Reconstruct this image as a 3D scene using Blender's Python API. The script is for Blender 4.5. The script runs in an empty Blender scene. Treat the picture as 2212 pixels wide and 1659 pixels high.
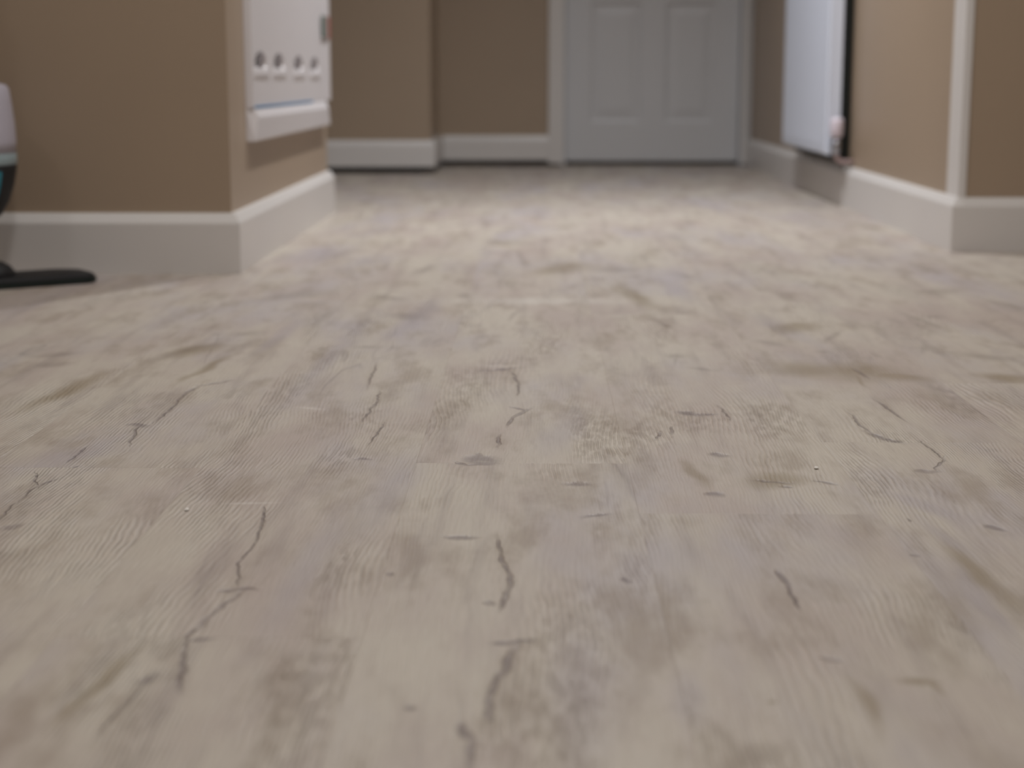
import bpy, bmesh, math, random
from mathutils import Vector, Matrix

SC = bpy.context.scene
COL = SC.collection
random.seed(7)

# ---------------------------------------------------------------- camera
F_PX, W_PX = 3600.0, 2212.0
PITCH = math.atan(659.5 / F_PX)
YAW = math.atan(52 * math.cos(PITCH) / F_PX)
cam_data = bpy.data.cameras.new('camera')
cam_data.sensor_fit = 'HORIZONTAL'
cam_data.sensor_width = 17.3
cam_data.lens = F_PX / W_PX * 17.3
cam_data.clip_start = 0.02
cam_data.dof.use_dof = True
cam_data.dof.focus_distance = 1.66
cam_data.dof.aperture_fstop = 2.25
cam = bpy.data.objects.new('camera', cam_data)
COL.objects.link(cam)
cam.location = (0, 0, 0.37)
cam.rotation_euler = (math.pi / 2 - PITCH, 0, YAW)
SC.camera = cam

# ---------------------------------------------------------------- world
world = bpy.data.worlds.new('world')
SC.world = world
world.use_nodes = True
world.node_tree.nodes['Background'].inputs[0].default_value = (0.8, 0.9, 1.0, 1)
world.node_tree.nodes['Background'].inputs[1].default_value = 0.3

SC.view_settings.view_transform = 'Standard'
SC.view_settings.look = 'None'
SC.view_settings.gamma = 1
SC.view_settings.use_curve_mapping = False
SC.view_settings.exposure = 0.0


# ---------------------------------------------------------------- lights (ceiling downlights)
def downlight(x, y, power, radius=0.04, color=(1.0, 0.93, 0.84), spread=170):
    l = bpy.data.lights.new('downlight', 'AREA')
    l.shape = 'DISK'
    l.size = radius * 2
    l.energy = power
    l.color = color
    l.spread = math.radians(spread)
    o = bpy.data.objects.new('downlight', l)
    o.location = (x, y, 2.37)
    COL.objects.link(o)
    return o


HALL = (0.96, 0.985, 1.02)
ROOM = (1.0, 0.98, 0.955)
downlight(0.10, 4.50, 24.5, 0.035, HALL, 125)
downlight(0.20, 6.20, 3.2, 0.05, HALL, 130)
downlight(0.10, 2.65, 22, 0.12, ROOM)
downlight(0.0, 0.6, 19, 0.14, ROOM)
downlight(-1.5, 1.0, 3.5, 0.14, ROOM)
downlight(1.5, 1.0, 3.5, 0.14, ROOM)


# ---------------------------------------------------------------- materials
def new_mat(name):
    m = bpy.data.materials.new(name)
    m.use_nodes = True
    nt = m.node_tree
    b = nt.nodes['Principled BSDF']
    return m, nt, b


def N(nt, kind, **kw):
    n = nt.nodes.new(kind)
    for k, v in kw.items():
        setattr(n, k, v)
    return n


def lin(r, g, b):
    f = lambda c: (c / 255 / 12.92) if c / 255 <= 0.04045 else ((c / 255 + 0.055) / 1.055) ** 2.4
    return (f(r), f(g), f(b), 1)


def paint(name, rgb, rough=0.6, bump=0.08, scale=180, vary=0.03, metallic=0.0):
    """painted or moulded surface: slight tone drift and a fine roller texture"""
    m, nt, b = new_mat(name)
    geo = N(nt, 'ShaderNodeNewGeometry')
    n1 = N(nt, 'ShaderNodeTexNoise'); n1.inputs['Scale'].default_value = 1.7
    n1.inputs['Detail'].default_value = 3
    n2 = N(nt, 'ShaderNodeTexNoise'); n2.inputs['Scale'].default_value = scale
    nt.links.new(geo.outputs['Position'], n1.inputs['Vector'])
    nt.links.new(geo.outputs['Position'], n2.inputs['Vector'])
    r = N(nt, 'ShaderNodeValToRGB')
    c = lin(*rgb)
    r.color_ramp.elements[0].position = 0.3
    r.color_ramp.elements[1].position = 0.7
    r.color_ramp.elements[0].color = tuple(x * (1 - vary) for x in c[:3]) + (1,)
    r.color_ramp.elements[1].color = tuple(min(1, x * (1 + vary)) for x in c[:3]) + (1,)
    nt.links.new(n1.outputs['Fac'], r.inputs['Fac'])
    nt.links.new(r.outputs['Color'], b.inputs['Base Color'])
    bp = N(nt, 'ShaderNodeBump')
    bp.inputs['Strength'].default_value = bump
    bp.inputs['Distance'].default_value = 0.001
    nt.links.new(n2.outputs['Fac'], bp.inputs['Height'])
    nt.links.new(bp.outputs['Normal'], b.inputs['Normal'])
    b.inputs['Roughness'].default_value = rough
    b.inputs['Metallic'].default_value = metallic
    return m


M_WALL = paint('taupe_vinyl_silk', (161, 142, 122), 0.40, 0.05, 220)
M_WALL.node_tree.nodes['Principled BSDF'].inputs['IOR'].default_value = 1.55
M_WHITE = paint('white_gloss_woodwork', (212, 208, 205), 0.35, 0.04, 60, 0.015)
M_DOOR = paint('white_satin_door', (206, 206, 208), 0.45, 0.04, 60, 0.015)
M_CEIL = paint('ceiling_white', (225, 223, 218), 0.9)
M_RAD = paint('white_enamel', (214, 220, 234), 0.3, 0.02, 40, 0.01)
M_PANEL = paint('white_laminate', (214, 210, 212), 0.35, 0.02, 40, 0.01)
M_CHROME = paint('chrome', (170, 172, 180), 0.22, 0.0, 40, 0.01, 1.0)
M_BLUE = paint('blue_card', (60, 120, 165), 0.6)
M_GREY = paint('grey_card', (120, 126, 120), 0.6)
M_RED = paint('red_card', (168, 96, 92), 0.6)
M_DARK = paint('dark_navy_plastic', (5, 6, 12), 0.6, 0.02)
M_BASEP = paint('dark_green_plastic', (3, 26, 22), 0.55, 0.02)
M_TEAL = paint('teal_plastic', (0, 120, 140), 0.25, 0.02)
M_PALE = paint('pale_grey_plastic', (176, 172, 184), 0.35, 0.02)
M_PALEBLUE = paint('pale_blue_grey_plastic', (140, 155, 160), 0.35, 0.02)
M_PIPE = paint('painted_pipe', (170, 150, 150), 0.4, 0.02)
M_SUB = paint('dark_underlay_gap_shade', (38, 32, 27), 0.9)  # floor slab, and the painted shade in the gap under the back wall
M_GAPSHADE = paint('black_green_gap_shade', (12, 22, 22), 0.6)

DARK = [
    (-0.038,1.6926,-1.57,0.0266,0.0017), (-0.0265,1.7926,1.435,0.024,0.0018), (-0.0156,1.8366,1.242,0.0284,0.0029), (-0.0183,1.8603,-0.839,0.0126,0.0033), (-0.0207,1.9905,1.556,0.0373,0.0012), (-0.0247,2.0605,1.695,0.0399,0.0016),
    (-0.0535,1.6014,0.476,0.0144,0.0163), (-0.053,1.6065,-1.39,0.0197,0.004), (-0.0711,1.5841,-0.745,0.0098,0.0021), (-0.054,1.5813,0.283,0.0123,0.0027), (-0.0481,2.124,0.328,0.0245,0.0046), (-0.1853,1.9326,-1.511,0.0283,0.0012),
    (-0.1857,1.8829,-1.646,0.028,0.0013), (-0.1885,1.8303,-1.603,0.0306,0.0011), (-0.2071,2.0827,-1.544,0.0709,0.0011), (-0.1712,1.6078,-0.16,0.0076,0.004), (-0.1676,1.7309,-1.634,0.049,0.0008), (-0.4162,1.9722,-1.715,0.0196,0.0026),
    (-0.4175,1.9251,-1.541,0.0368,0.0013), (-0.4162,1.8426,-1.565,0.055,0.0014), (-0.397,2.0175,0.769,0.0227,0.0037), (-0.4321,1.7631,-0.361,0.0131,0.0069), (-0.4238,1.7209,-1.443,0.0444,0.0015), (-0.4584,1.6238,-1.598,0.0299,0.001),
    (-0.4571,1.6404,-1.45,0.009,0.0008), (-0.445,1.566,1.461,0.005,0.0012), (-0.4593,1.4068,1.628,0.0337,0.0008), (-0.4605,1.4645,1.545,0.0276,0.0008), (-0.4553,1.503,1.229,0.0152,0.0018), (-0.4675,1.514,1.884,0.0269,0.0009),
    (-0.4409,1.3461,0.983,0.0104,0.006), (-0.2338,1.3878,-1.427,0.0268,0.0009), (-0.229,1.3345,-1.528,0.0304,0.0008), (-0.2287,1.2793,-1.61,0.0281,0.0008), (-0.2267,1.2254,-1.46,0.0291,0.0008), (-0.2258,1.1716,-0.289,0.0059,0.0043),
    (-0.2156,1.1735,0.255,0.0084,0.0028), (-0.2228,1.1383,-1.796,0.0255,0.0019), (-0.2309,1.0932,-1.701,0.0254,0.0016), (-0.2327,1.0594,-1.461,0.0129,0.0009), (-0.2238,1.0632,0.289,0.0082,0.0027), (-0.2249,1.015,-1.378,0.0368,0.0017),
    (-0.2424,0.9912,1.182,0.0104,0.0032), (-0.2463,0.9468,-1.629,0.0359,0.0008), (-0.0288,1.2932,-1.508,0.0208,0.0013), (-0.0235,1.2469,-1.426,0.0309,0.0014), (-0.0195,1.2012,-1.574,0.0207,0.0017), (-0.0212,1.1606,-1.64,0.0262,0.0017),
    (-0.0613,1.32,-0.211,0.0116,0.0048), (-0.0205,1.0605,-0.165,0.0069,0.0037), (-0.0087,1.063,0.468,0.0092,0.0034), (-0.0168,1.0236,-1.78,0.0306,0.0027), (-0.0247,0.9784,-1.666,0.0229,0.0023), (-0.0267,0.9444,-1.581,0.0183,0.0022),
    (-0.039,0.9117,-1.305,0.0142,0.0025), (-0.0356,0.8817,-1.545,0.0227,0.0021), (-0.1111,1.215,0.014,0.0025,0.0038), (0.069,1.2069,0.014,0.0028,0.0053), (-0.0754,0.9476,0.448,0.0032,0.0041), (-0.0333,1.1491,-0.556,0.0046,0.0046),
    (0.1716,1.839,-0.581,0.0125,0.0067), (0.1881,1.8353,0.12,0.0143,0.0047), (0.2131,1.8415,-1.501,0.0354,0.001), (0.1299,1.7211,1.35,0.0159,0.0016), (0.1457,1.7425,-1.682,0.0193,0.0016), (0.1838,1.6273,-0.992,0.0103,0.006),
    (0.1628,1.4695,-0.483,0.0073,0.0076), (0.2218,1.5143,-0.27,0.0146,0.0039), (0.2696,1.5123,-0.441,0.008,0.0039), (0.2321,1.4939,-0.404,0.0045,0.0049), (0.4032,1.8568,-1.497,0.0512,0.0014), (0.3544,1.7842,-1.548,0.0527,0.0012),
    (0.3602,1.7221,-1.233,0.0196,0.004), (0.3713,1.6971,-1.047,0.0153,0.0054), (0.4023,1.6511,-1.503,0.0355,0.0008), (0.3958,1.595,-1.952,0.0255,0.0012), (0.376,1.5612,0.014,0.0105,0.0058), (0.3192,1.383,-1.596,0.0048,0.0008),
    (0.3869,1.3528,-0.925,0.0085,0.0046), (0.0533,1.3938,0.281,0.0103,0.0033), (0.0387,1.5036,-0.116,0.0107,0.0089), (0.1862,1.2099,-1.519,0.0186,0.0023), (0.1877,1.1713,-1.542,0.0271,0.0014), (0.1922,1.0338,-1.008,0.007,0.0048),
    (0.2999,1.2719,-1.12,0.0037,0.0026), (0.4161,2.1032,-1.473,0.0253,0.0024),
]
FAINT = [
    (-0.236,2.2986,-0.283,0.0176,0.0094), (-0.2041,2.2934,-1.537,0.0348,0.0013), (-0.4585,2.3746,-1.494,0.0594,0.0009), (-0.4452,2.2371,-1.461,0.0883,0.001), (-0.4659,2.4244,1.179,0.0089,0.0055), (-0.4233,2.4297,1.28,0.0238,0.005),
    (0.1871,2.2411,0.608,0.0127,0.0128), (0.1853,2.2071,-1.569,0.0272,0.0015), (0.2168,2.133,-0.73,0.0168,0.0079), (0.4626,2.2489,-1.366,0.0088,0.0039), (0.7138,2.9453,-0.449,0.0235,0.0414), (0.5997,2.5702,-1.416,0.0779,0.0049),
    (0.6276,2.6146,0.903,0.016,0.0163), (0.7837,2.7599,-1.319,0.0634,0.011), (0.4343,2.4085,-1.931,0.0415,0.0049), (0.3346,2.3462,-1.08,0.0233,0.0103), (0.3956,2.2754,-0.893,0.0091,0.0076), (0.1512,3.2763,0.661,0.0429,0.0385),
    (-0.061,3.832,-0.984,0.0608,0.0431), (-0.1212,2.8725,1.243,0.0228,0.0108), (-0.2515,2.8336,-0.932,0.0402,0.0185), (-0.1972,2.6107,0.218,0.0225,0.0254), (-0.4224,2.8656,0.878,0.0672,0.0283), (-0.4244,2.4296,0.777,0.0209,0.0163),
    (-0.0324,2.627,1.467,0.0547,0.0027), (0.2845,3.1763,-1.282,0.0499,0.0116), (0.6038,2.2357,-0.754,0.0356,0.0169), (-0.6571,2.2331,0.728,0.0304,0.0145), (-0.6379,2.1547,0.326,0.0173,0.0136), (-0.4838,2.27,1.163,0.062,0.01),
    (0.1948,2.5207,-1.222,0.0167,0.0045), (-0.0289,3.4886,-1.499,0.1354,0.0058), (0.3636,4.2273,-1.491,0.076,0.0089), (-0.2158,3.268,1.34,0.0762,0.0122),
]
BROWN = [
    (0.3544,2.1247,-0.703,0.0624,0.059), (0.4134,2.1201,-0.104,0.056,0.0689), (0.4538,2.0735,-0.698,0.0476,0.0257), (0.407,2.0635,-1.577,0.0513,0.0035), (0.3945,2.4999,1.075,0.0655,0.0328), (0.5906,2.0721,-0.815,0.0385,0.023),
    (0.2383,0.9947,-0.336,0.0131,0.007), (0.2453,0.9829,-1.387,0.0155,0.0024), (0.1417,0.9444,-0.434,0.0036,0.0034), (0.2221,1.5317,0.296,0.0292,0.0284), (-0.4706,2.2736,1.265,0.0623,0.0292), (-0.567,1.9529,1.42,0.1143,0.0156),
    (0.3369,1.2278,-1.467,0.0894,0.0095), (-0.4246,2.1327,1.424,0.1034,0.0087), (-0.2689,0.9861,-1.751,0.0628,0.0064), (0.2007,0.9558,-1.536,0.041,0.0063), (0.1522,1.5551,-1.433,0.0528,0.0079), (0.1699,2.8694,-1.437,0.1696,0.0227),
    (0.0494,3.2931,1.235,0.1257,0.0452),
]
COOL = [
    (-0.2784,2.1923,1.541,0.2796,0.0136), (0.0297,1.7471,1.385,0.1079,0.0197), (-0.1753,1.2403,1.533,0.1499,0.0131), (0.0267,0.9763,-1.535,0.1213,0.017), (-0.1329,1.4844,-1.646,0.1404,0.0169), (0.3453,1.4183,-1.186,0.047,0.0139),
    (0.3249,1.1552,-1.61,0.0971,0.0073), (0.256,2.9304,-1.53,0.1316,0.0199), (-0.1884,2.5861,1.477,0.2017,0.0199), (-0.3734,2.3926,1.519,0.1643,0.0116), (0.0935,0.9543,1.572,0.0457,0.0095), (0.3775,2.4692,-1.394,0.1467,0.0205),
    (-0.4544,1.631,0.599,0.0406,0.0246), (0.3339,1.33,-1.439,0.0716,0.0089), (-0.4666,3.5514,1.342,0.1582,0.0608),
]
PALE = [
    (-0.0014,2.8006,0.014,0.1286,0.0417), (0.2982,1.6691,-1.559,0.0852,0.0008), (-0.2563,1.8624,-0.419,0.0151,0.005), (-0.2525,1.4301,0.095,0.0217,0.0032), (-0.0493,2.1504,0.098,0.0233,0.0053),
]


def wood_material(DARK=(), FAINT=(), BROWN=(), COOL=(), PALE=()):
    m, nt, b = new_mat('limed_oak_plank')
    L = nt.links.new
    geo = N(nt, 'ShaderNodeNewGeometry')
    oi = N(nt, 'ShaderNodeObjectInfo')

    def math_(op, a, b_=None, c=None, clamp=False):
        n = N(nt, 'ShaderNodeMath', operation=op, use_clamp=clamp)
        for i, v in enumerate((a, b_, c)):
            if v is None:
                continue
            if isinstance(v, (int, float)):
                n.inputs[i].default_value = v
            else:
                L(v, n.inputs[i])
        return n.outputs[0]

    def vmath(op, a, b_=None):
        n = N(nt, 'ShaderNodeVectorMath', operation=op)
        for i, v in enumerate((a, b_)):
            if v is None:
                continue
            if isinstance(v, tuple):
                n.inputs[i].default_value = v
            else:
                L(v, n.inputs[i])
        return n

    def noise(vec, scale, detail=2.0, rough=0.5, color=False):
        n = N(nt, 'ShaderNodeTexNoise')
        n.inputs['Scale'].default_value = scale
        n.inputs['Detail'].default_value = detail
        n.inputs['Roughness'].default_value = rough
        L(vec, n.inputs['Vector'])
        return n.outputs['Color'] if color else n.outputs['Fac']

    def smooth(v, lo, hi, a=0.0, c=1.0):
        n = N(nt, 'ShaderNodeMapRange', interpolation_type='SMOOTHSTEP')
        L(v, n.inputs['Value'])
        n.inputs['From Min'].default_value = lo
        n.inputs['From Max'].default_value = hi
        n.inputs['To Min'].default_value = a
        n.inputs['To Max'].default_value = c
        return n.outputs['Result']

    def mix(fac, a, c):
        n = N(nt, 'ShaderNodeMix', data_type='RGBA')
        if isinstance(fac, float):
            n.inputs[0].default_value = fac
        else:
            L(fac, n.inputs[0])
        for idx, v in ((6, a), (7, c)):
            if isinstance(v, tuple):
                n.inputs[idx].default_value = v
            else:
                L(v, n.inputs[idx])
        return n.outputs[2]

    pos = geo.outputs['Position']
    # every plank starts somewhere else on the printed timber
    off = N(nt, 'ShaderNodeCombineXYZ')
    L(math_('MULTIPLY', oi.outputs['Random'], 37.0), off.inputs[0])
    L(math_('MULTIPLY', oi.outputs['Random'], 91.0), off.inputs[1])
    off2 = N(nt, 'ShaderNodeCombineXYZ')
    L(math_('MULTIPLY', oi.outputs['Random'], 0.07), off2.inputs[0])
    L(math_('MULTIPLY', oi.outputs['Random'], 0.15), off2.inputs[1])
    pp = vmath('ADD', pos, off.outputs[0]).outputs[0]
    st = vmath('MULTIPLY', pp, (1.0, 0.24, 1.0)).outputs[0]

    # ---- tone: beige, pinkish brown and cool grey areas drawn out along the plank
    sg = vmath('MULTIPLY', vmath('ADD', pos, off2.outputs[0]).outputs[0], (1.0, 0.30, 1.0)).outputs[0]
    a1 = noise(sg, 7.0, 4.0, 0.6)
    a2 = noise(vmath('ADD', sg, (11.3, 4.1, 2.0)).outputs[0], 5.0, 4.0, 0.62)
    a3 = noise(vmath('ADD', sg, (3.3, 14.1, 7.0)).outputs[0], 17.0, 4.0, 0.62)
    col = mix(smooth(a1, 0.38, 0.68), lin(*C_LIGHT), lin(*C_ROSE))
    col = mix(smooth(a2, 0.46, 0.72), col, lin(*C_COOL))
    col = mix(smooth(a3, 0.47, 0.70, 0, 0.62), col, lin(*C_BROWN))
    stk = noise(vmath('MULTIPLY', pp, (1.0, 0.09, 1.0)).outputs[0], 34.0, 3.0, 0.55)
    col = mix(smooth(stk, 0.50, 0.72, 0, 0.38), col, lin(*C_STREAK))
    # large drift of tone between planks
    hs = N(nt, 'ShaderNodeHueSaturation')
    L(col, hs.inputs['Color'])
    L(smooth(oi.outputs['Random'], 0.0, 1.0, 0.985, 1.015), hs.inputs['Value'])
    col = hs.outputs[0]

    # ---- grain: contour lines of a stretched, bent height field
    sep = N(nt, 'ShaderNodeSeparateXYZ')
    L(pp, sep.inputs[0])
    bend = noise(vmath('MULTIPLY', pp, (1.0, 0.22, 1.0)).outputs[0], 8.0, 1.0, 0.5)
    bend2 = noise(vmath('MULTIPLY', pp, (1.0, 0.5, 1.0)).outputs[0], 45.0, 1.0, 0.5)
    ph = math_('ADD', math_('MULTIPLY', sep.outputs[0], 1450.0), math_('MULTIPLY', bend, 125.0))
    ph = math_('ADD', ph, math_('MULTIPLY', bend2, 7.0))
    grain = math_('SINE', ph)
    patch = smooth(noise(st, 10.0, 2.0), 0.45, 0.66, 0.12, 1.0)
    fine = noise(vmath('MULTIPLY', pp, (1.0, 0.05, 1.0)).outputs[0], 520.0, 2.0)
    g = math_('MULTIPLY', grain, patch)
    gm = smooth(g, -1.0, 1.0, 0.915, 1.065)
    gm = math_('MULTIPLY', gm, smooth(fine, 0.25, 0.75, 0.965, 1.03))
    sc = vmath('SCALE', col)
    L(gm, sc.inputs['Scale'])
    col = sc.outputs[0]

    # ---- knots, cracks and stains where this floor has them
    wn = noise(pos, 30.0, 2.0, 0.6, color=True)
    wv = vmath('SUBTRACT', wn, (0.5, 0.5, 0.5)).outputs[0]
    flat = vmath('MULTIPLY', pos, (1, 1, 0)).outputs[0]
    p_fine = vmath('ADD', flat, vmath('MULTIPLY', wv, (0.011, 0.034, 0.0)).outputs[0]).outputs[0]
    wn2 = noise(pos, 11.0, 1.0, 0.5, color=True)
    wv2 = vmath('SUBTRACT', wn2, (0.5, 0.5, 0.5)).outputs[0]
    p_soft = vmath('ADD', flat, vmath('MULTIPLY', wv2, (0.022, 0.06, 0.0)).outputs[0]).outputs[0]

    def mask(vec, marks, lo, hi):
        acc = None
        for (x, y, ang, hl, hw) in marks:
            mp = N(nt, 'ShaderNodeMapping', vector_type='TEXTURE')
            L(vec, mp.inputs['Vector'])
            mp.inputs['Location'].default_value = (x, y, 0)
            mp.inputs['Rotation'].default_value = (0, 0, ang)
            mp.inputs['Scale'].default_value = (hl, hw, 1)
            ln = N(nt, 'ShaderNodeVectorMath', operation='LENGTH')
            L(mp.outputs[0], ln.inputs[0])
            acc = ln.outputs['Value'] if acc is None else math_('MINIMUM', acc, ln.outputs['Value'])
        return smooth(acc, lo, hi, 1.0, 0.0)

    if COOL:
        cool = mask(p_soft, COOL, 0.2, 1.7)
        col = mix(math_('MULTIPLY', cool, 0.38), col, lin(*C_COOLMARK))
    if BROWN:
        brown = mask(p_soft, BROWN, 0.2, 1.5)
        col = mix(math_('MULTIPLY', brown, 0.60), col, lin(*C_BROWNMARK))
    # smaller random knots and veins elsewhere on the boards
    vn = noise(vmath('MULTIPLY', pp, (1.0, 0.12, 1.0)).outputs[0], 9.0, 3.0, 0.5)
    vein = smooth(math_('ABSOLUTE', math_('SUBTRACT', vn, 0.5)), 0.0, 0.012, 1.0, 0.0)
    vgate = smooth(noise(vmath('ADD', st, (31.0, 9.0, 0)).outputs[0], 9.0, 2.0), 0.58, 0.72, 0, 0.32)
    col = mix(math_('MULTIPLY', vein, vgate), col, lin(*C_DARKMARK))
    if FAINT:
        faint = mask(p_soft, FAINT, 0.2, 2.0)
        col = mix(math_('MULTIPLY', faint, 0.33), col, lin(*C_FAINT))
    dark = None
    if DARK:
        dark = mask(p_fine, DARK, 0.45, 1.75)
        big = [(x, y, a, hl + .01, hw * 2.6 + .002) for (x, y, a, hl, hw) in DARK if hl > 0.03]
        if big:
            halo = mask(p_soft, big, 0.2, 1.8)
            col = mix(math_('MULTIPLY', halo, 0.22), col, lin(*C_BROWN))
        dvar = smooth(noise(pos, 60.0, 2.0), 0.3, 0.6, 0.55, 1.0)
        col = mix(math_('MULTIPLY', math_('MULTIPLY', dark, 0.54), dvar), col, lin(*C_DARKMARK))
    if PALE:
        pale = mask(flat, PALE, 0.1, 1.8)
        col = mix(math_('MULTIPLY', pale, 0.32), col, lin(216, 212, 206))
    L(col, b.inputs['Base Color'])

    brk = smooth(noise(vmath('MULTIPLY', pp, (1.0, 0.25, 1.0)).outputs[0], 130.0, 2.0), 0.35, 0.6, 0.1, 1.0)
    hgt = math_('ADD', math_('MULTIPLY', math_('MULTIPLY', g, brk), 0.5), math_('MULTIPLY', fine, 0.5))
    if dark is not None:
        hgt = math_('SUBTRACT', hgt, math_('MULTIPLY', dark, 1.2))
    bp = N(nt, 'ShaderNodeBump')
    bp.inputs['Strength'].default_value = 0.9
    bp.inputs['Distance'].default_value = 0.0012
    L(hgt, bp.inputs['Height'])
    L(bp.outputs[0], b.inputs['Normal'])
    rr = smooth(a3, 0.3, 0.7, 0.42, 0.52)
    L(rr, b.inputs['Roughness'])
    b.inputs['Specular IOR Level'].default_value = 0.4
    return m


C_LIGHT = (183, 174, 162)
C_ROSE = (170, 157, 149)
C_COOL = (170, 162, 162)
C_BROWN = (141, 127, 113)
C_STREAK = (140, 128, 122)
C_FAINT = (104, 92, 84)
C_COOLMARK = (152, 144, 150)
C_BROWNMARK = (126, 110, 84)
C_DARKMARK = (86, 74, 81)
M_WOOD = wood_material()


# ---------------------------------------------------------------- mesh helpers
def add_box(bm, x0, y0, z0, x1, y1, z1, bevel=0.0):
    r = bmesh.ops.create_cube(bm, size=1)
    bmesh.ops.scale(bm, vec=(x1 - x0, y1 - y0, z1 - z0), verts=r['verts'])
    bmesh.ops.translate(bm, vec=((x0 + x1) / 2, (y0 + y1) / 2, (z0 + z1) / 2), verts=r['verts'])
    if bevel:
        es = list({e for v in r['verts'] for e in v.link_edges})
        bmesh.ops.bevel(bm, geom=es, offset=bevel, segments=2, affect='EDGES', profile=0.7)
    return r['verts']


def box_bm(*a, bevel=0.0):
    bm = bmesh.new()
    add_box(bm, *a, bevel=bevel)
    return bm


def obj(name, bm, mat, parent=None, smooth=False):
    bmesh.ops.recalc_face_normals(bm, faces=bm.faces)
    me = bpy.data.meshes.new(name)
    bm.to_mesh(me)
    bm.free()
    me.materials.append(mat)
    if smooth:
        for p in me.polygons:
            p.use_smooth = True
    o = bpy.data.objects.new(name, me)
    COL.objects.link(o)
    if parent is not None:
        o.parent = parent
        o.matrix_parent_inverse = Matrix.Translation(parent.location).inverted()
    return o


def struct(o):
    o['kind'] = 'structure'
    return o


def thing(name, label, cat, loc=(0, 0, 0)):
    o = bpy.data.objects.new(name, None)
    o.location = loc
    o.empty_display_size = 0.05
    o['label'] = label
    o['category'] = cat
    COL.objects.link(o)
    return o


def lathe(bm, prof, cx, cy, seg=40, sx=1.0, sy=1.0, a0=0.0, a1=2 * math.pi, z_tilt=0.0):
    """prof: list of (r, z). full or partial turn about a vertical axis"""
    full = abs(a1 - a0 - 2 * math.pi) < 1e-6
    n = seg if full else seg + 1
    rings = []
    for (r, z) in prof:
        ring = []
        for i in range(n):
            a = a0 + (a1 - a0) * i / seg
            ring.append(bm.verts.new((cx + r * math.cos(a) * sx, cy + r * math.sin(a) * sy + z_tilt * z, z)))
        rings.append(ring)
    for k in range(len(rings) - 1):
        for i in range(seg):
            j = (i + 1) % n
            bm.faces.new((rings[k][i], rings[k][j], rings[k + 1][j], rings[k + 1][i]))
    if full:
        bm.faces.new(rings[0][::-1])
        bm.faces.new(rings[-1])


def tube(bm, pts, r, seg=14):
    pts = [Vector(p) for p in pts]
    rings = []
    for i, p in enumerate(pts):
        d = (pts[min(i + 1, len(pts) - 1)] - pts[max(i - 1, 0)]).normalized()
        ref = Vector((0, 0, 1)) if abs(d.z) < 0.9 else Vector((1, 0, 0))
        u = d.cross(ref).normalized(); v = d.cross(u)
        rr = r[i] if isinstance(r, (list, tuple)) else r
        rings.append([bm.verts.new(p + rr * (math.cos(2 * math.pi * k / seg) * u + math.sin(2 * math.pi * k / seg) * v)) for k in range(seg)])
    for a, c in zip(rings, rings[1:]):
        for k in range(seg):
            bm.faces.new((a[k], a[(k + 1) % seg], c[(k + 1) % seg], c[k]))
    bm.faces.new(rings[0][::-1]); bm.faces.new(rings[-1])


def sweep(bm, path, prof):
    """profile (outward offset, z) swept along an XY polyline with mitred corners; outward is to the right of travel"""
    pts = [Vector((p[0], p[1])) for p in path]
    dirs = [(b_ - a_).normalized() for a_, b_ in zip(pts, pts[1:])]
    secs = []
    for i, p in enumerate(pts):
        if i == 0:
            n = Vector((dirs[0].y, -dirs[0].x))
        elif i == len(pts) - 1:
            n = Vector((dirs[-1].y, -dirs[-1].x))
        else:
            n1 = Vector((dirs[i - 1].y, -dirs[i - 1].x)); n2 = Vector((dirs[i].y, -dirs[i].x))
            n = (n1 + n2) / (1 + n1.dot(n2))
        secs.append([bm.verts.new((p.x + n.x * t, p.y + n.y * t, z)) for t, z in prof])
    k = len(prof)
    for a, c in zip(secs, secs[1:]):
        for i in range(k):
            bm.faces.new((a[i], a[(i + 1) % k], c[(i + 1) % k], c[i]))
    bm.faces.new(secs[0]); bm.faces.new(secs[-1][::-1])


# ---------------------------------------------------------------- room numbers (metres)
CEIL = 2.4
XR = 0.918            # right hall wall
YR = 3.640            # its near corner
XL = -0.585           # side of the left bulkhead
YL = 3.205            # face of the left bulkhead
YL2 = 4.70            # its far end
YB, XB = 6.661, -0.417   # nearer part of the far wall
YC = 7.229            # far wall
X0, X1, Y0 = -2.3, 2.3, -1.6

# ---------------------------------------------------------------- floor and planks
floor = struct(obj('floor', box_bm(X0 - .1, Y0 - .1, -0.10, X1 + .1, YC + 0.6, -0.0045), M_SUB))
PW, PL, GAP = 0.2065, 1.24, 0.00004


def plank_mesh(length):
    bm = bmesh.new()
    w, l, c = PW / 2 - GAP / 2, length / 2 - GAP / 2, 0.0004
    lo = [bm.verts.new((x, y, -0.0045)) for x, y in ((-w, -l), (w, -l), (w, l), (-w, l))]
    mi = [bm.verts.new((x, y, -0.00018)) for x, y in ((-w, -l), (w, -l), (w, l), (-w, l))]
    hi = [bm.verts.new((x, y, 0)) for x, y in ((-w + c, -l + c), (w - c, -l + c), (w - c, l - c), (-w + c, l - c))]
    for a, b_ in ((lo, mi), (mi, hi)):
        for i in range(4):
            bm.faces.new((a[i], a[(i + 1) % 4], b_[(i + 1) % 4], b_[i]))
    bm.faces.new(hi)
    bm.faces.new(lo[::-1])
    bmesh.ops.recalc_face_normals(bm, faces=bm.faces)
    me = bpy.data.meshes.new('plank')
    bm.to_mesh(me); bm.free()
    me.materials.append(M_WOOD)
    return me


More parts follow.
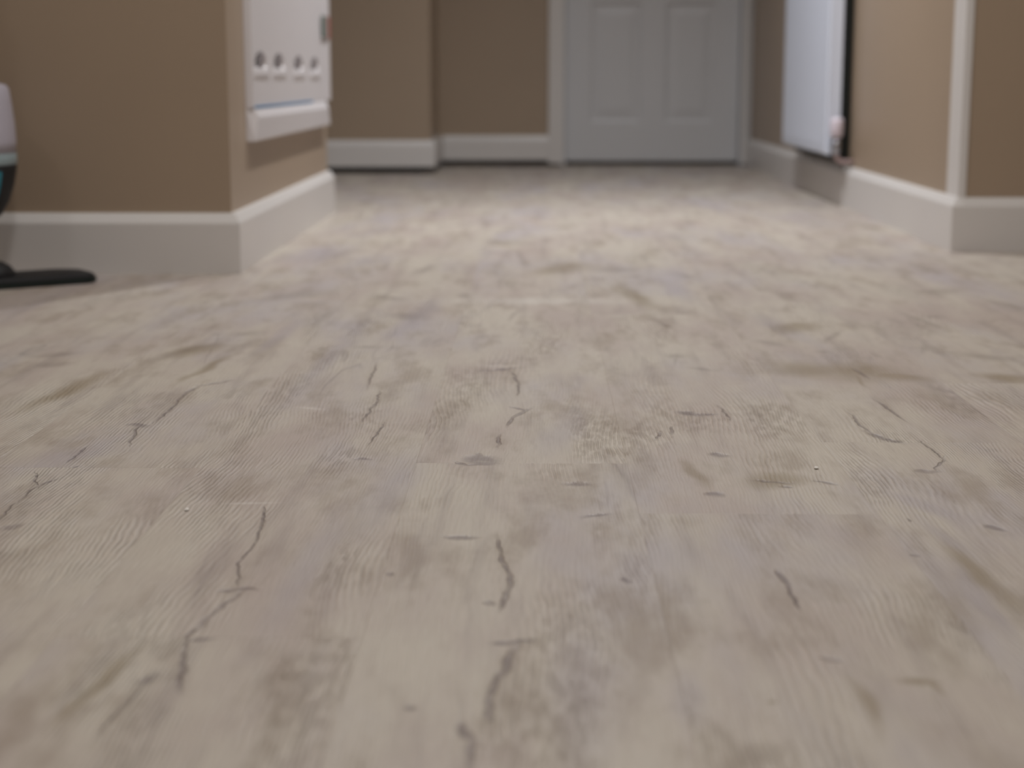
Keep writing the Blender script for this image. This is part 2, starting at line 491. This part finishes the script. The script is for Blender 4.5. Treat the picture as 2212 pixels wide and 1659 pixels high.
KNOWN = {0: 1.590, 1: 1.400, 2: 1.690, -1: 1.070, -2: 1.565}
full_plank = plank_mesh(PL)
rnd = random.Random(3)
YEND = YC + 0.15
for c in range(-11, 11):
    xa = -0.1165 + c * PW
    start = KNOWN.get(c, rnd.uniform(0, PL))
    while start > Y0:
        start -= PL
    y = start
    while y < YEND:
        a, b_ = max(y, Y0), min(y + PL, YEND)
        if b_ - a > 0.02:
            me = full_plank if abs(b_ - a - PL) < 1e-6 else plank_mesh(b_ - a)
            o = bpy.data.objects.new('plank', me)
            COL.objects.link(o)
            o.location = (xa + PW / 2, (a + b_) / 2, 0)
            o.parent = floor
            near = [[m_ for m_ in grp if xa - m_[3] - 0.02 < m_[0] < xa + PW + m_[3] + 0.02 and abs(m_[0] - xa - PW / 2) < PW / 2 + 0.02 + abs(math.cos(m_[2])) * m_[3] + m_[4] * 2
                     and a - 0.04 < m_[1] + abs(math.sin(m_[2])) * m_[3] + m_[4] and m_[1] - abs(math.sin(m_[2])) * m_[3] - m_[4] < b_ + 0.04] for grp in (DARK, FAINT, BROWN, COOL, PALE)]
            if any(near):
                o.material_slots[0].link = 'OBJECT'
                o.material_slots[0].material = wood_material(*near)
        y += PL

# ---------------------------------------------------------------- walls
def wall(name, *b_):
    return struct(obj(name, box_bm(*b_), M_WALL))


wall('wall_left', X0, YL, 0.0, XL, YL2, CEIL)                 # the bulkhead on the left
wall('wall_right', XR, YR, 0.0, XR + 0.9, YC + 0.2, CEIL)     # the right side of the hall
wall('wall_back_left', X0, YB, 0.030, XB, YC + 0.2, CEIL)
struct(obj('gap_shade_plinth', box_bm(X0, YB + 0.05, -0.004, XB - 0.05, YC + 0.2, 0.029), M_SUB))  # dark plinth added to paint the shade in the gap under this wall
bm = bmesh.new()                                              # far wall with the doorway
DX0, DX1, DH, DY = 0.128, 0.872, 1.99, 7.30
add_box(bm, XB, YC, 0.030, DX0 - 0.03, YC + 0.12, CEIL)
add_box(bm, DX0 - 0.03, YC, DH + 0.03, XR, YC + 0.12, CEIL)
struct(obj('wall_back', bm, M_WALL))
wall('blocker_behind_door', XB, YC + 0.2, -0.004, XR, YC + 0.3, CEIL)  # unseen wall added to keep the gap under the door dark
wall('wall_far_left', X0 - 0.1, Y0, 0.0, X0, YC + .2, CEIL)
wall('wall_far_right', X1, Y0, 0.0, X1 + 0.1, YR + .1, CEIL)
wall('wall_right_side', XR + 0.9, YR, 0.0, X1, YR + 0.1, CEIL)
wall('wall_rear', X0, Y0 - 0.1, 0.0, X1, Y0, CEIL)
struct(obj('ceiling', box_bm(X0 - .1, Y0 - .1, CEIL, X1 + .1, YC + .3, CEIL + 0.08), M_CEIL))

# ---------------------------------------------------------------- baseboards
def base_prof(z0=0.0, h=0.114, t=0.018):
    return [(0, z0), (t, z0), (t, h - 0.020), (t - 0.001, h - 0.017), (t - 0.009, h - 0.003), (t - 0.011, h), (0, h)]


def baseboard(name, path, **k):
    bm = bmesh.new()
    sweep(bm, path, base_prof(**k))
    return struct(obj(name, bm, M_WHITE))


baseboard('baseboard_left', [(X0, YL), (XL, YL), (XL, YL2), (X0, YL2)], h=0.116)
baseboard('baseboard_right', [(XR, YC - 0.02), (XR, YR), (X1, YR)], h=0.117)
baseboard('baseboard_back_left', [(X0, YB), (XB, YB), (XB, YC)], z0=0.026, h=0.130)
baseboard('baseboard_back', [(XB + 0.019, YC), (DX0 - 0.075, YC)], z0=0.026, h=0.130)

# corner guard on the right-hand corner: a white angle strip with both faces showing
bm = bmesh.new()
z0, z1 = 0.1175, CEIL
L8 = [(XR - 0.004, YR + 0.10), (XR - 0.004, YR - 0.005), (XR + 0.012, YR - 0.005), (XR + 0.012, YR + 0.0), (XR, YR), (XR, YR + 0.10)]
lo = [bm.verts.new((x, y, 0.114)) for x, y in L8]
hi = [bm.verts.new((x, y, z1)) for x, y in L8]
for i in range(6):
    bm.faces.new((lo[i], lo[(i + 1) % 6], hi[(i + 1) % 6], hi[i]))
bm.faces.new(lo[::-1]); bm.faces.new(hi)
struct(obj('trim_1', bm, M_WHITE))

# ---------------------------------------------------------------- door at the end of the hall
door = struct(bpy.data.objects.new('door_1', None))
door.location = ((DX0 + DX1) / 2, DY, 0)
COL.objects.link(door)
bm = bmesh.new()
ZB = 0.019
pan_x = [(0.236, 0.450), (0.556, 0.764)]
pan_z = [(0.186, 0.690), (0.800, 1.860)]
yf, yk = DY, DY + 0.04
for (a, c) in ((DX0, pan_x[0][0]), (pan_x[0][1], pan_x[1][0]), (pan_x[1][1], DX1)):
    add_box(bm, a, yf, ZB, c, yk, DH, bevel=0.0015)
for (xa, xb) in pan_x:
    for (a, c) in ((ZB, pan_z[0][0]), (pan_z[0][1], pan_z[1][0]), (pan_z[1][1], DH)):
        add_box(bm, xa, yf, a, xb, yk, c)
obj('door_leaf', bm, M_DOOR, door)
for (xa, xb) in pan_x:
    for (za, zb) in pan_z:
        bm = bmesh.new()
        # recessed moulding sloping in to a raised field
        def rect(i, y):
            return [bm.verts.new(v) for v in ((xa + i, y, za + i), (xb - i, y, za + i), (xb - i, y, zb - i), (xa + i, y, zb - i))]
        rs = [rect(0, yf + 0.001), rect(0.010, yf + 0.008), rect(0.022, yf + 0.008), rect(0.05, yf + 0.003)]
        for p_, q_ in zip(rs, rs[1:]):
            for i in range(4):
                bm.faces.new((p_[i], p_[(i + 1) % 4], q_[(i + 1) % 4], q_[i]))
        bm.faces.new(rs[-1])
        bk = rect(0, yf + 0.03)
        for i in range(4):
            bm.faces.new((rs[0][i], bk[i], bk[(i + 1) % 4], rs[0][(i + 1) % 4]))
        bm.faces.new(bk[::-1])
        obj('door_panel', bm, M_DOOR, door)
bm = bmesh.new()
tube(bm, [(DX0 + 0.055, yf, 1.0), (DX0 + 0.055, yf - 0.045, 1.0), (DX0 + 0.075, yf - 0.055, 1.0), (DX0 + 0.17, yf - 0.055, 1.0)], 0.009)
obj('door_handle', bm, M_CHROME, door, smooth=True)
# frame: jambs, and the architrave on the left and over the head
bm = bmesh.new()
for (xa, xb) in ((DX0 - 0.03, DX0 - 0.003), (DX1 + 0.003, XR)):
    add_box(bm, xa, YC - 0.0, 0.0, xb, YC + 0.118, DH + 0.003)
add_box(bm, DX0 - 0.003, YC, DH + 0.003, DX1 + 0.003, YC + 0.118, DH + 0.03)
obj('door_frame', bm, M_DOOR, door)
bm = bmesh.new()
add_box(bm, DX0 - 0.075, YC - 0.020, 0.012, DX0 - 0.010, YC, DH + 0.07, bevel=0.004)
add_box(bm, DX0 - 0.010, YC - 0.020, DH + 0.010, XR, YC, DH + 0.07, bevel=0.004)
add_box(bm, DX1 + 0.008, YC - 0.020, 0.012, XR - 0.0185, YC, DH + 0.010, bevel=0.004)
obj('architrave', bm, M_WHITE, door)

# ---------------------------------------------------------------- radiator on the right wall
rad = thing('radiator', 'white steel panel radiator low on the right hallway wall', 'radiator', (0.87, 5.34, 0.15))
RY0, RY1, RZ0, RZ1 = 4.91, 5.77, 0.152, 0.752
bm = bmesh.new()                       # pressed front sheet with shallow vertical flutes
xf, xk = 0.842, 0.852
cols = []
n = 26
pitch = (RY1 - RY0 - 0.06) / n
ys = [(RY0, 0.006), (RY0 + 0.004, 0.0), (RY0 + 0.03, 0.0)]
for i in range(n):
    y = RY0 + 0.03 + i * pitch
    ys += [(y + pitch * 0.30, 0.0), (y + pitch * 0.42, 0.0012), (y + pitch * 0.70, 0.0012), (y + pitch * 0.85, 0.0)]
ys += [(RY1 - 0.03, 0.0), (RY1 - 0.004, 0.0), (RY1, 0.006)]
zs = [(RZ0, 0.006), (RZ0 + 0.006, 0.0), (RZ0 + 0.03, 0.0), (RZ0 + 0.045, 1.0), (RZ1 - 0.045, 1.0), (RZ1 - 0.03, 0.0), (RZ1 - 0.006, 0), (RZ1, 0.006)]
grid = [[bm.verts.new((xf + (d * zf if zf == 1.0 else max(zf, d if d == 0.006 else 0)), y, z)) for y, d in ys] for z, zf in zs]
for r0, r1 in zip(grid, grid[1:]):
    for i in range(len(ys) - 1):
        bm.faces.new((r0[i], r0[i + 1], r1[i + 1], r1[i]))
add_box(bm, xk - 0.003, RY0, RZ0, xk + 0.006, RY1, RZ1)
obj('front_panel', bm, M_RAD, rad)
bm = bmesh.new()                       # convector fins behind the sheet
for i in range(30):
    y = RY0 + 0.05 + i * (RY1 - RY0 - 0.1) / 29
    add_box(bm, xk + 0.004, y - 0.004, RZ0 + 0.03, 0.880, y + 0.004, RZ1 - 0.03)
o = obj('convector_fin', bm, M_RAD, rad); o['kind'] = 'stuff'
for y in (RY0, RY1 - 0.002):           # end covers
    obj('side_cover', box_bm(xk + 0.004, y, RZ0 + 0.045, 0.884, y + 0.002, RZ1, bevel=0.0005), M_RAD, rad)
obj('top_grille', box_bm(xk + 0.002, RY0, RZ1 - 0.012, 0.884, RY1, RZ1 + 0.002, bevel=0.001), M_RAD, rad)
for y in (RY0 + 0.12, RY1 - 0.12):
    obj('bracket', box_bm(0.882, y - 0.02, RZ0 + 0.08, XR - 0.001, y + 0.02, RZ1 - 0.08), M_RAD, rad)
bk = obj('gap_shade_plate', box_bm(0.8845, RY0 + 0.015, RZ0 - 0.022, 0.912, RY1 - 0.015, RZ1 - 0.01), M_GAPSHADE, rad)  # dark sheet added to stand for the shade behind the radiator
bk['label'] = 'near-black sheet added as the shade between radiator and wall'
bm = bmesh.new()                       # valve at the near bottom corner
tube(bm, [(0.866, RY0 + 0.004, 0.185), (0.866, RY0 - 0.05, 0.185)], 0.010)
tube(bm, [(0.866, RY0 - 0.045, 0.155), (0.866, RY0 - 0.045, 0.205)], [0.012, 0.013])
valve = obj('valve_body', bm, M_CHROME, rad, smooth=True)
bm = bmesh.new()
lathe(bm, [(0.012, 0.203), (0.017, 0.208), (0.019, 0.222), (0.019, 0.250), (0.016, 0.258), (0.006, 0.260)], 0.866, RY0 - 0.045, 20)
cap = obj('valve_head', bm, paint('valve_white', (208, 198, 208), 0.4), None, smooth=True)
cap.parent = valve
cap['label'] = 'white turning cap of the valve'
bm = bmesh.new()
tube(bm, [(0.866, RY0 - 0.045, 0.17), (0.866, RY0 - 0.045, 0.150), (0.874, RY0 - 0.045, 0.138), (0.89, RY0 - 0.045, 0.134), (XR - 0.001, RY0 - 0.045, 0.134)], 0.0075)
obj('supply_pipe', bm, M_PIPE, rad, smooth=True)

# ---------------------------------------------------------------- white panel on the bulkhead side
PX, PF = XL, XL + 0.014
PY0, PY1, PZ0, PZ1 = 3.40, 4.672, 0.245, 1.25
wp = thing('wall_panel', 'white wall-hung panel with four scooped pulls and a ledge, on the left hallway wall', 'panel', (XL, 4.0, PZ0))
slots = [(3.515, 0.403), (3.765, 0.403), (4.075, 0.402), (4.37, 0.402)]
bm = bmesh.new()                       # face sheet with four openings, built cell by cell
yc = sorted({PY0, PY1, *[round(s[0] - 0.075, 4) for s in slots], *[round(s[0] + 0.075, 4) for s in slots]})
za, zb = 0.380, 0.426
for i, (a, c) in enumerate(zip(yc, yc[1:])):
    hole = any(abs((a + c) / 2 - s[0]) < 0.01 for s in slots)
    if hole:
        add_box(bm, PX, a, 0.312, PF, c, za)
        add_box(bm, PX, a, zb, PF, c, PZ1)
    else:
        add_box(bm, PX, a, 0.312, PF, c, PZ1)
obj('face_sheet', bm, M_PANEL, wp)
M_PULLSHADE = paint('grey_pull_shade', (128, 121, 123), 0.6)
for (sy, sz) in slots:
    # shallow pull: a grey oval painting the shade in the scoop, rounded lip under it
    k = 24
    bm = bmesh.new()
    rings = []
    for (ra, rb, x) in ((0.075, 0.023, PF + 0.0001), (0.074, 0.0225, PF - 0.002), (0.062, 0.018, PF - 0.009), (0.04, 0.01, PF - 0.010)):
        rings.append([bm.verts.new((x, sy + (ra * math.cos(2 * math.pi * i / k)), sz + rb * math.sin(2 * math.pi * i / k))) for i in range(k)])
    # flat collar from the oval to the square opening
    col_ = []
    for i in range(k):
        a_ = 2 * math.pi * i / k
        f_ = 1 / max(abs(math.cos(a_)), abs(math.sin(a_)))
        col_.append(bm.verts.new((PF, sy + 0.075 * math.cos(a_) * f_, sz + 0.001 + 0.023 * math.sin(a_) * f_)))
    rings.insert(0, col_)
    for a, c in zip(rings, rings[1:]):
        for i in range(k):
            bm.faces.new((a[i], a[(i + 1) % k], c[(i + 1) % k], c[i]))
    bm.faces.new(rings[-1])
    pull = obj('pull', bm, M_PANEL, wp, smooth=False)
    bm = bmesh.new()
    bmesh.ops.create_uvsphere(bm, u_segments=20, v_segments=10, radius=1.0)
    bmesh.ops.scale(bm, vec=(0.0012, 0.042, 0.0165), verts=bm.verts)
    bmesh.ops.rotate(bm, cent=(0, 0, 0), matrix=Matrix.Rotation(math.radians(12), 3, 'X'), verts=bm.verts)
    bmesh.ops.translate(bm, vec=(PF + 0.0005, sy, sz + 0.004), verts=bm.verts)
    shade_oval = obj('pull_shade', bm, M_PULLSHADE, None, smooth=True); shade_oval.parent = pull
    shade_oval['label'] = 'grey oval painted as the shade inside the scoop'
    bm = bmesh.new()
    pf = [(PF - 0.001, -0.040), (PF + 0.0012, -0.034), (PF + 0.0032, -0.0265), (PF + 0.0035, -0.0225), (PF + 0.0018, -0.0125), (PF - 0.001, -0.0095)]
    Ea = [bm.verts.new((x if x < PF else PF + (x - PF) * 0.3, sy - 0.100, sz + z)) for x, z in pf]
    Eb = [bm.verts.new((x, sy - 0.078, sz + z)) for x, z in pf]
    Ec = [bm.verts.new((x, sy + 0.078, sz + z)) for x, z in pf]
    Ed = [bm.verts.new((x if x < PF else PF + (x - PF) * 0.3, sy + 0.100, sz + z)) for x, z in pf]
    for A_, B_ in ((Ea, Eb), (Eb, Ec), (Ec, Ed)):
        for i in range(6):
            bm.faces.new((A_[i], A_[(i + 1) % 6], B_[(i + 1) % 6], B_[i]))
    bm.faces.new(Ea); bm.faces.new(Ed[::-1])
    lip = obj('lip', bm, M_PANEL, None); lip.parent = pull
obj('end_stile', box_bm(PF, PY1 - 0.07, 0.312, PF + 0.003, PY1, PZ1, bevel=0.001), M_PANEL, wp)
bm = bmesh.new()                       # ledge and the skirt under it
prof = [(PX, PZ0), (PF + 0.003, PZ0), (PF + 0.006, PZ0 + 0.004), (PF + 0.009, 0.2905), (PF + 0.0085, 0.294), (PF + 0.0015, 0.3105), (PX, 0.312)]
A = [bm.verts.new((x, PY0 + 0.012 * (z > 0.28 and x > PF), z)) for x, z in prof]
B = [bm.verts.new((x, PY1 - 0.045 - 0.05 * (z > 0.28 and x > PF), z)) for x, z in prof]
for i in range(len(prof)):
    j = (i + 1) % len(prof)
    bm.faces.new((A[i], A[j], B[j], B[i]))
bm.faces.new(A); bm.faces.new(B[::-1])
obj('ledge', bm, M_PANEL, wp)
card = obj('blue_strip', box_bm(PF + 0.0005, 3.42, 0.311, PF + 0.003, 4.30, 0.3150), M_BLUE, wp)
card['label'] = 'thin blue strip along the back of the ledge'
tg = obj('label_plate', box_bm(PF + 0.003, 4.50, 0.478, PF + 0.006, 4.61, 0.535), M_GREY, wp)
tg['label'] = 'small grey plate near the far edge'
tg = obj('label_plate', box_bm(PF + 0.003, 4.611, 0.478, PF + 0.006, 4.655, 0.535), M_RED, wp)
tg['label'] = 'small faded red plate at the far edge'

# ---------------------------------------------------------------- upright floor cleaner at the left edge
cx, cy = -1.057, 3.02
uc = thing('floor_cleaner', 'upright floor cleaner, pale grey above dark navy with teal, standing by the left wall', 'cleaner', (-0.99, 3.0, 0))
# flat head: a rounded slab turned towards the wall
bm = bmesh.new()
ang = math.radians(36)
hc = Vector((-0.975, 2.985))
U = Vector((math.cos(ang), math.sin(ang))); V = Vector((-U.y, U.x))
out = []
hl, hw, cr = 0.175, 0.055, 0.03
for (sx_, sy_, a0) in ((1, 1, 0), (-1, 1, 90), (-1, -1, 180), (1, -1, 270)):
    for i in range(7):
        a = math.radians(a0 + 15 * i)
        out.append(((hl - cr) * sx_ + cr * math.cos(a), (hw - cr) * sy_ + cr * math.sin(a)))
layers = []
for (s, z) in ((0.97, 0.0), (1.0, 0.004), (1.0, 0.013), (0.965, 0.018), (0.80, 0.0205)):
    layers.append([bm.verts.new((*(hc + U * u * s + V * v * s), z + 0.012 * max(0, 0.45 - abs(u) / hl) * (z > 0.017))) for u, v in out])
for a, c in zip(layers, layers[1:]):
    for i in range(len(out)):
        bm.faces.new((a[i], a[(i + 1) % len(out)], c[(i + 1) % len(out)], c[i]))
bm.faces.new(layers[0][::-1]); bm.faces.new(layers[-1])
head = obj('floor_head', bm, M_DARK, uc)
bm = bmesh.new()
for (s, z) in ():
    pass
R0 = [bm.verts.new((*(hc + U * u * 1.012 + V * v * 1.02), 0.0035)) for u, v in out]
R1 = [bm.verts.new((*(hc + U * u * 1.012 + V * v * 1.02), 0.0095)) for u, v in out]
for i in range(len(out)):
    bm.faces.new((R0[i], R0[(i + 1) % len(out)], R1[(i + 1) % len(out)], R1[i]))
bm.faces.new(R0[::-1]); bm.faces.new(R1)
bu = obj('bumper', bm, M_BASEP, None); bu.parent = head
bu['label'] = 'dark green bumper strip'
# swivel joint: squashed dome and neck
bm = bmesh.new()
lathe(bm, [(0.055, 0.016), (0.054, 0.026), (0.046, 0.036), (0.034, 0.043), (0.018, 0.047), (0.004, 0.048)], -0.998, 2.99, 28)
obj('swivel_joint', bm, M_DARK, uc, smooth=True)
bm = bmesh.new()
tube(bm, [(-1.003, 2.99, 0.04), (-1.022, 3.0, 0.06), (-1.045, 3.012, 0.085), (cx, cy, 0.12)], [0.02, 0.021, 0.026, 0.04], 20)
obj('neck', bm, M_DARK, uc, smooth=True)
bm = bmesh.new()
lathe(bm, [(0.030, 0.095), (0.060, 0.108), (0.083, 0.125), (0.098, 0.150), (0.108, 0.180), (0.1135, 0.205), (0.1145, 0.2175)], cx, cy, 48)
obj('lower_body', bm, M_DARK, uc, smooth=True)
bm = bmesh.new()
th0, th1 = math.radians(-150), math.radians(-23)
lathe(bm, [(0.086, 0.127), (0.1005, 0.150), (0.110, 0.180), (0.1145, 0.200), (0.1150, 0.207)], cx, cy, 30, a0=th0, a1=th1)
tk = obj('water_window', bm, M_TEAL, uc, smooth=True)
tk['label'] = 'teal window in the lower body'
bm = bmesh.new()
lathe(bm, [(0.1145, 0.2175), (0.1155, 0.219), (0.1150, 0.237), (0.1145, 0.2375)], cx, cy, 48)
tk = obj('band', bm, M_PALEBLUE, uc, smooth=True)
tk['label'] = 'blue-grey band between the two halves'
bm = bmesh.new()
lathe(bm, [(0.1145, 0.2375), (0.1155, 0.26), (0.1145, 0.29), (0.1105, 0.33), (0.1075, 0.352), (0.103, 0.359), (0.09, 0.362)], cx, cy, 48)
obj('upper_body', bm, M_PALE, uc, smooth=True)
bm = bmesh.new()
lathe(bm, [(0.05, 0.36), (0.04, 0.42), (0.03, 0.5), (0.028, 0.6)], cx, cy, 24)
tube(bm, [(cx, cy, 0.58), (cx, cy, 1.02)], 0.013)
obj('pole', bm, M_DARK, uc, smooth=True)
bm = bmesh.new()
tube(bm, [(cx, cy, 1.0), (cx, cy + 0.0, 1.06), (cx, cy - 0.03, 1.11), (cx, cy - 0.08, 1.12), (cx, cy - 0.11, 1.09)], 0.016)
obj('grip', bm, M_TEAL, uc, smooth=True)

CR = ((0.2709, 1.5693), (-0.3030, 1.4036))
# ---------------------------------------------------------------- two specks of white debris on the boards
M_CRUMB = paint('white_plaster_crumb', (222, 218, 212), 0.8, 0.1, 900)
for (x, y, lab) in ((CR[0][0], CR[0][1], 'tiny white crumb lying on the boards, right of centre, level with the swirled grain'),
                    (CR[1][0], CR[1][1], 'tiny white crumb lying on the boards, left of centre, above the long forked crack')):
    bm = bmesh.new()
    bmesh.ops.create_icosphere(bm, subdivisions=2, radius=1.0)
    rr = random.Random(x)
    for v in bm.verts:
        v.co *= 0.85 + 0.3 * rr.random()
        v.co = Vector((v.co.x * 0.0022, v.co.y * 0.0030, v.co.z * 0.0012))
    c_ = obj('crumb', bm, M_CRUMB)
    c_.location = (x, y, -min(v.co.z for v in c_.data.vertices) - 0.0001)
    c_['label'] = lab
    c_['category'] = 'debris'
    c_['group'] = 'white crumbs on the floor'
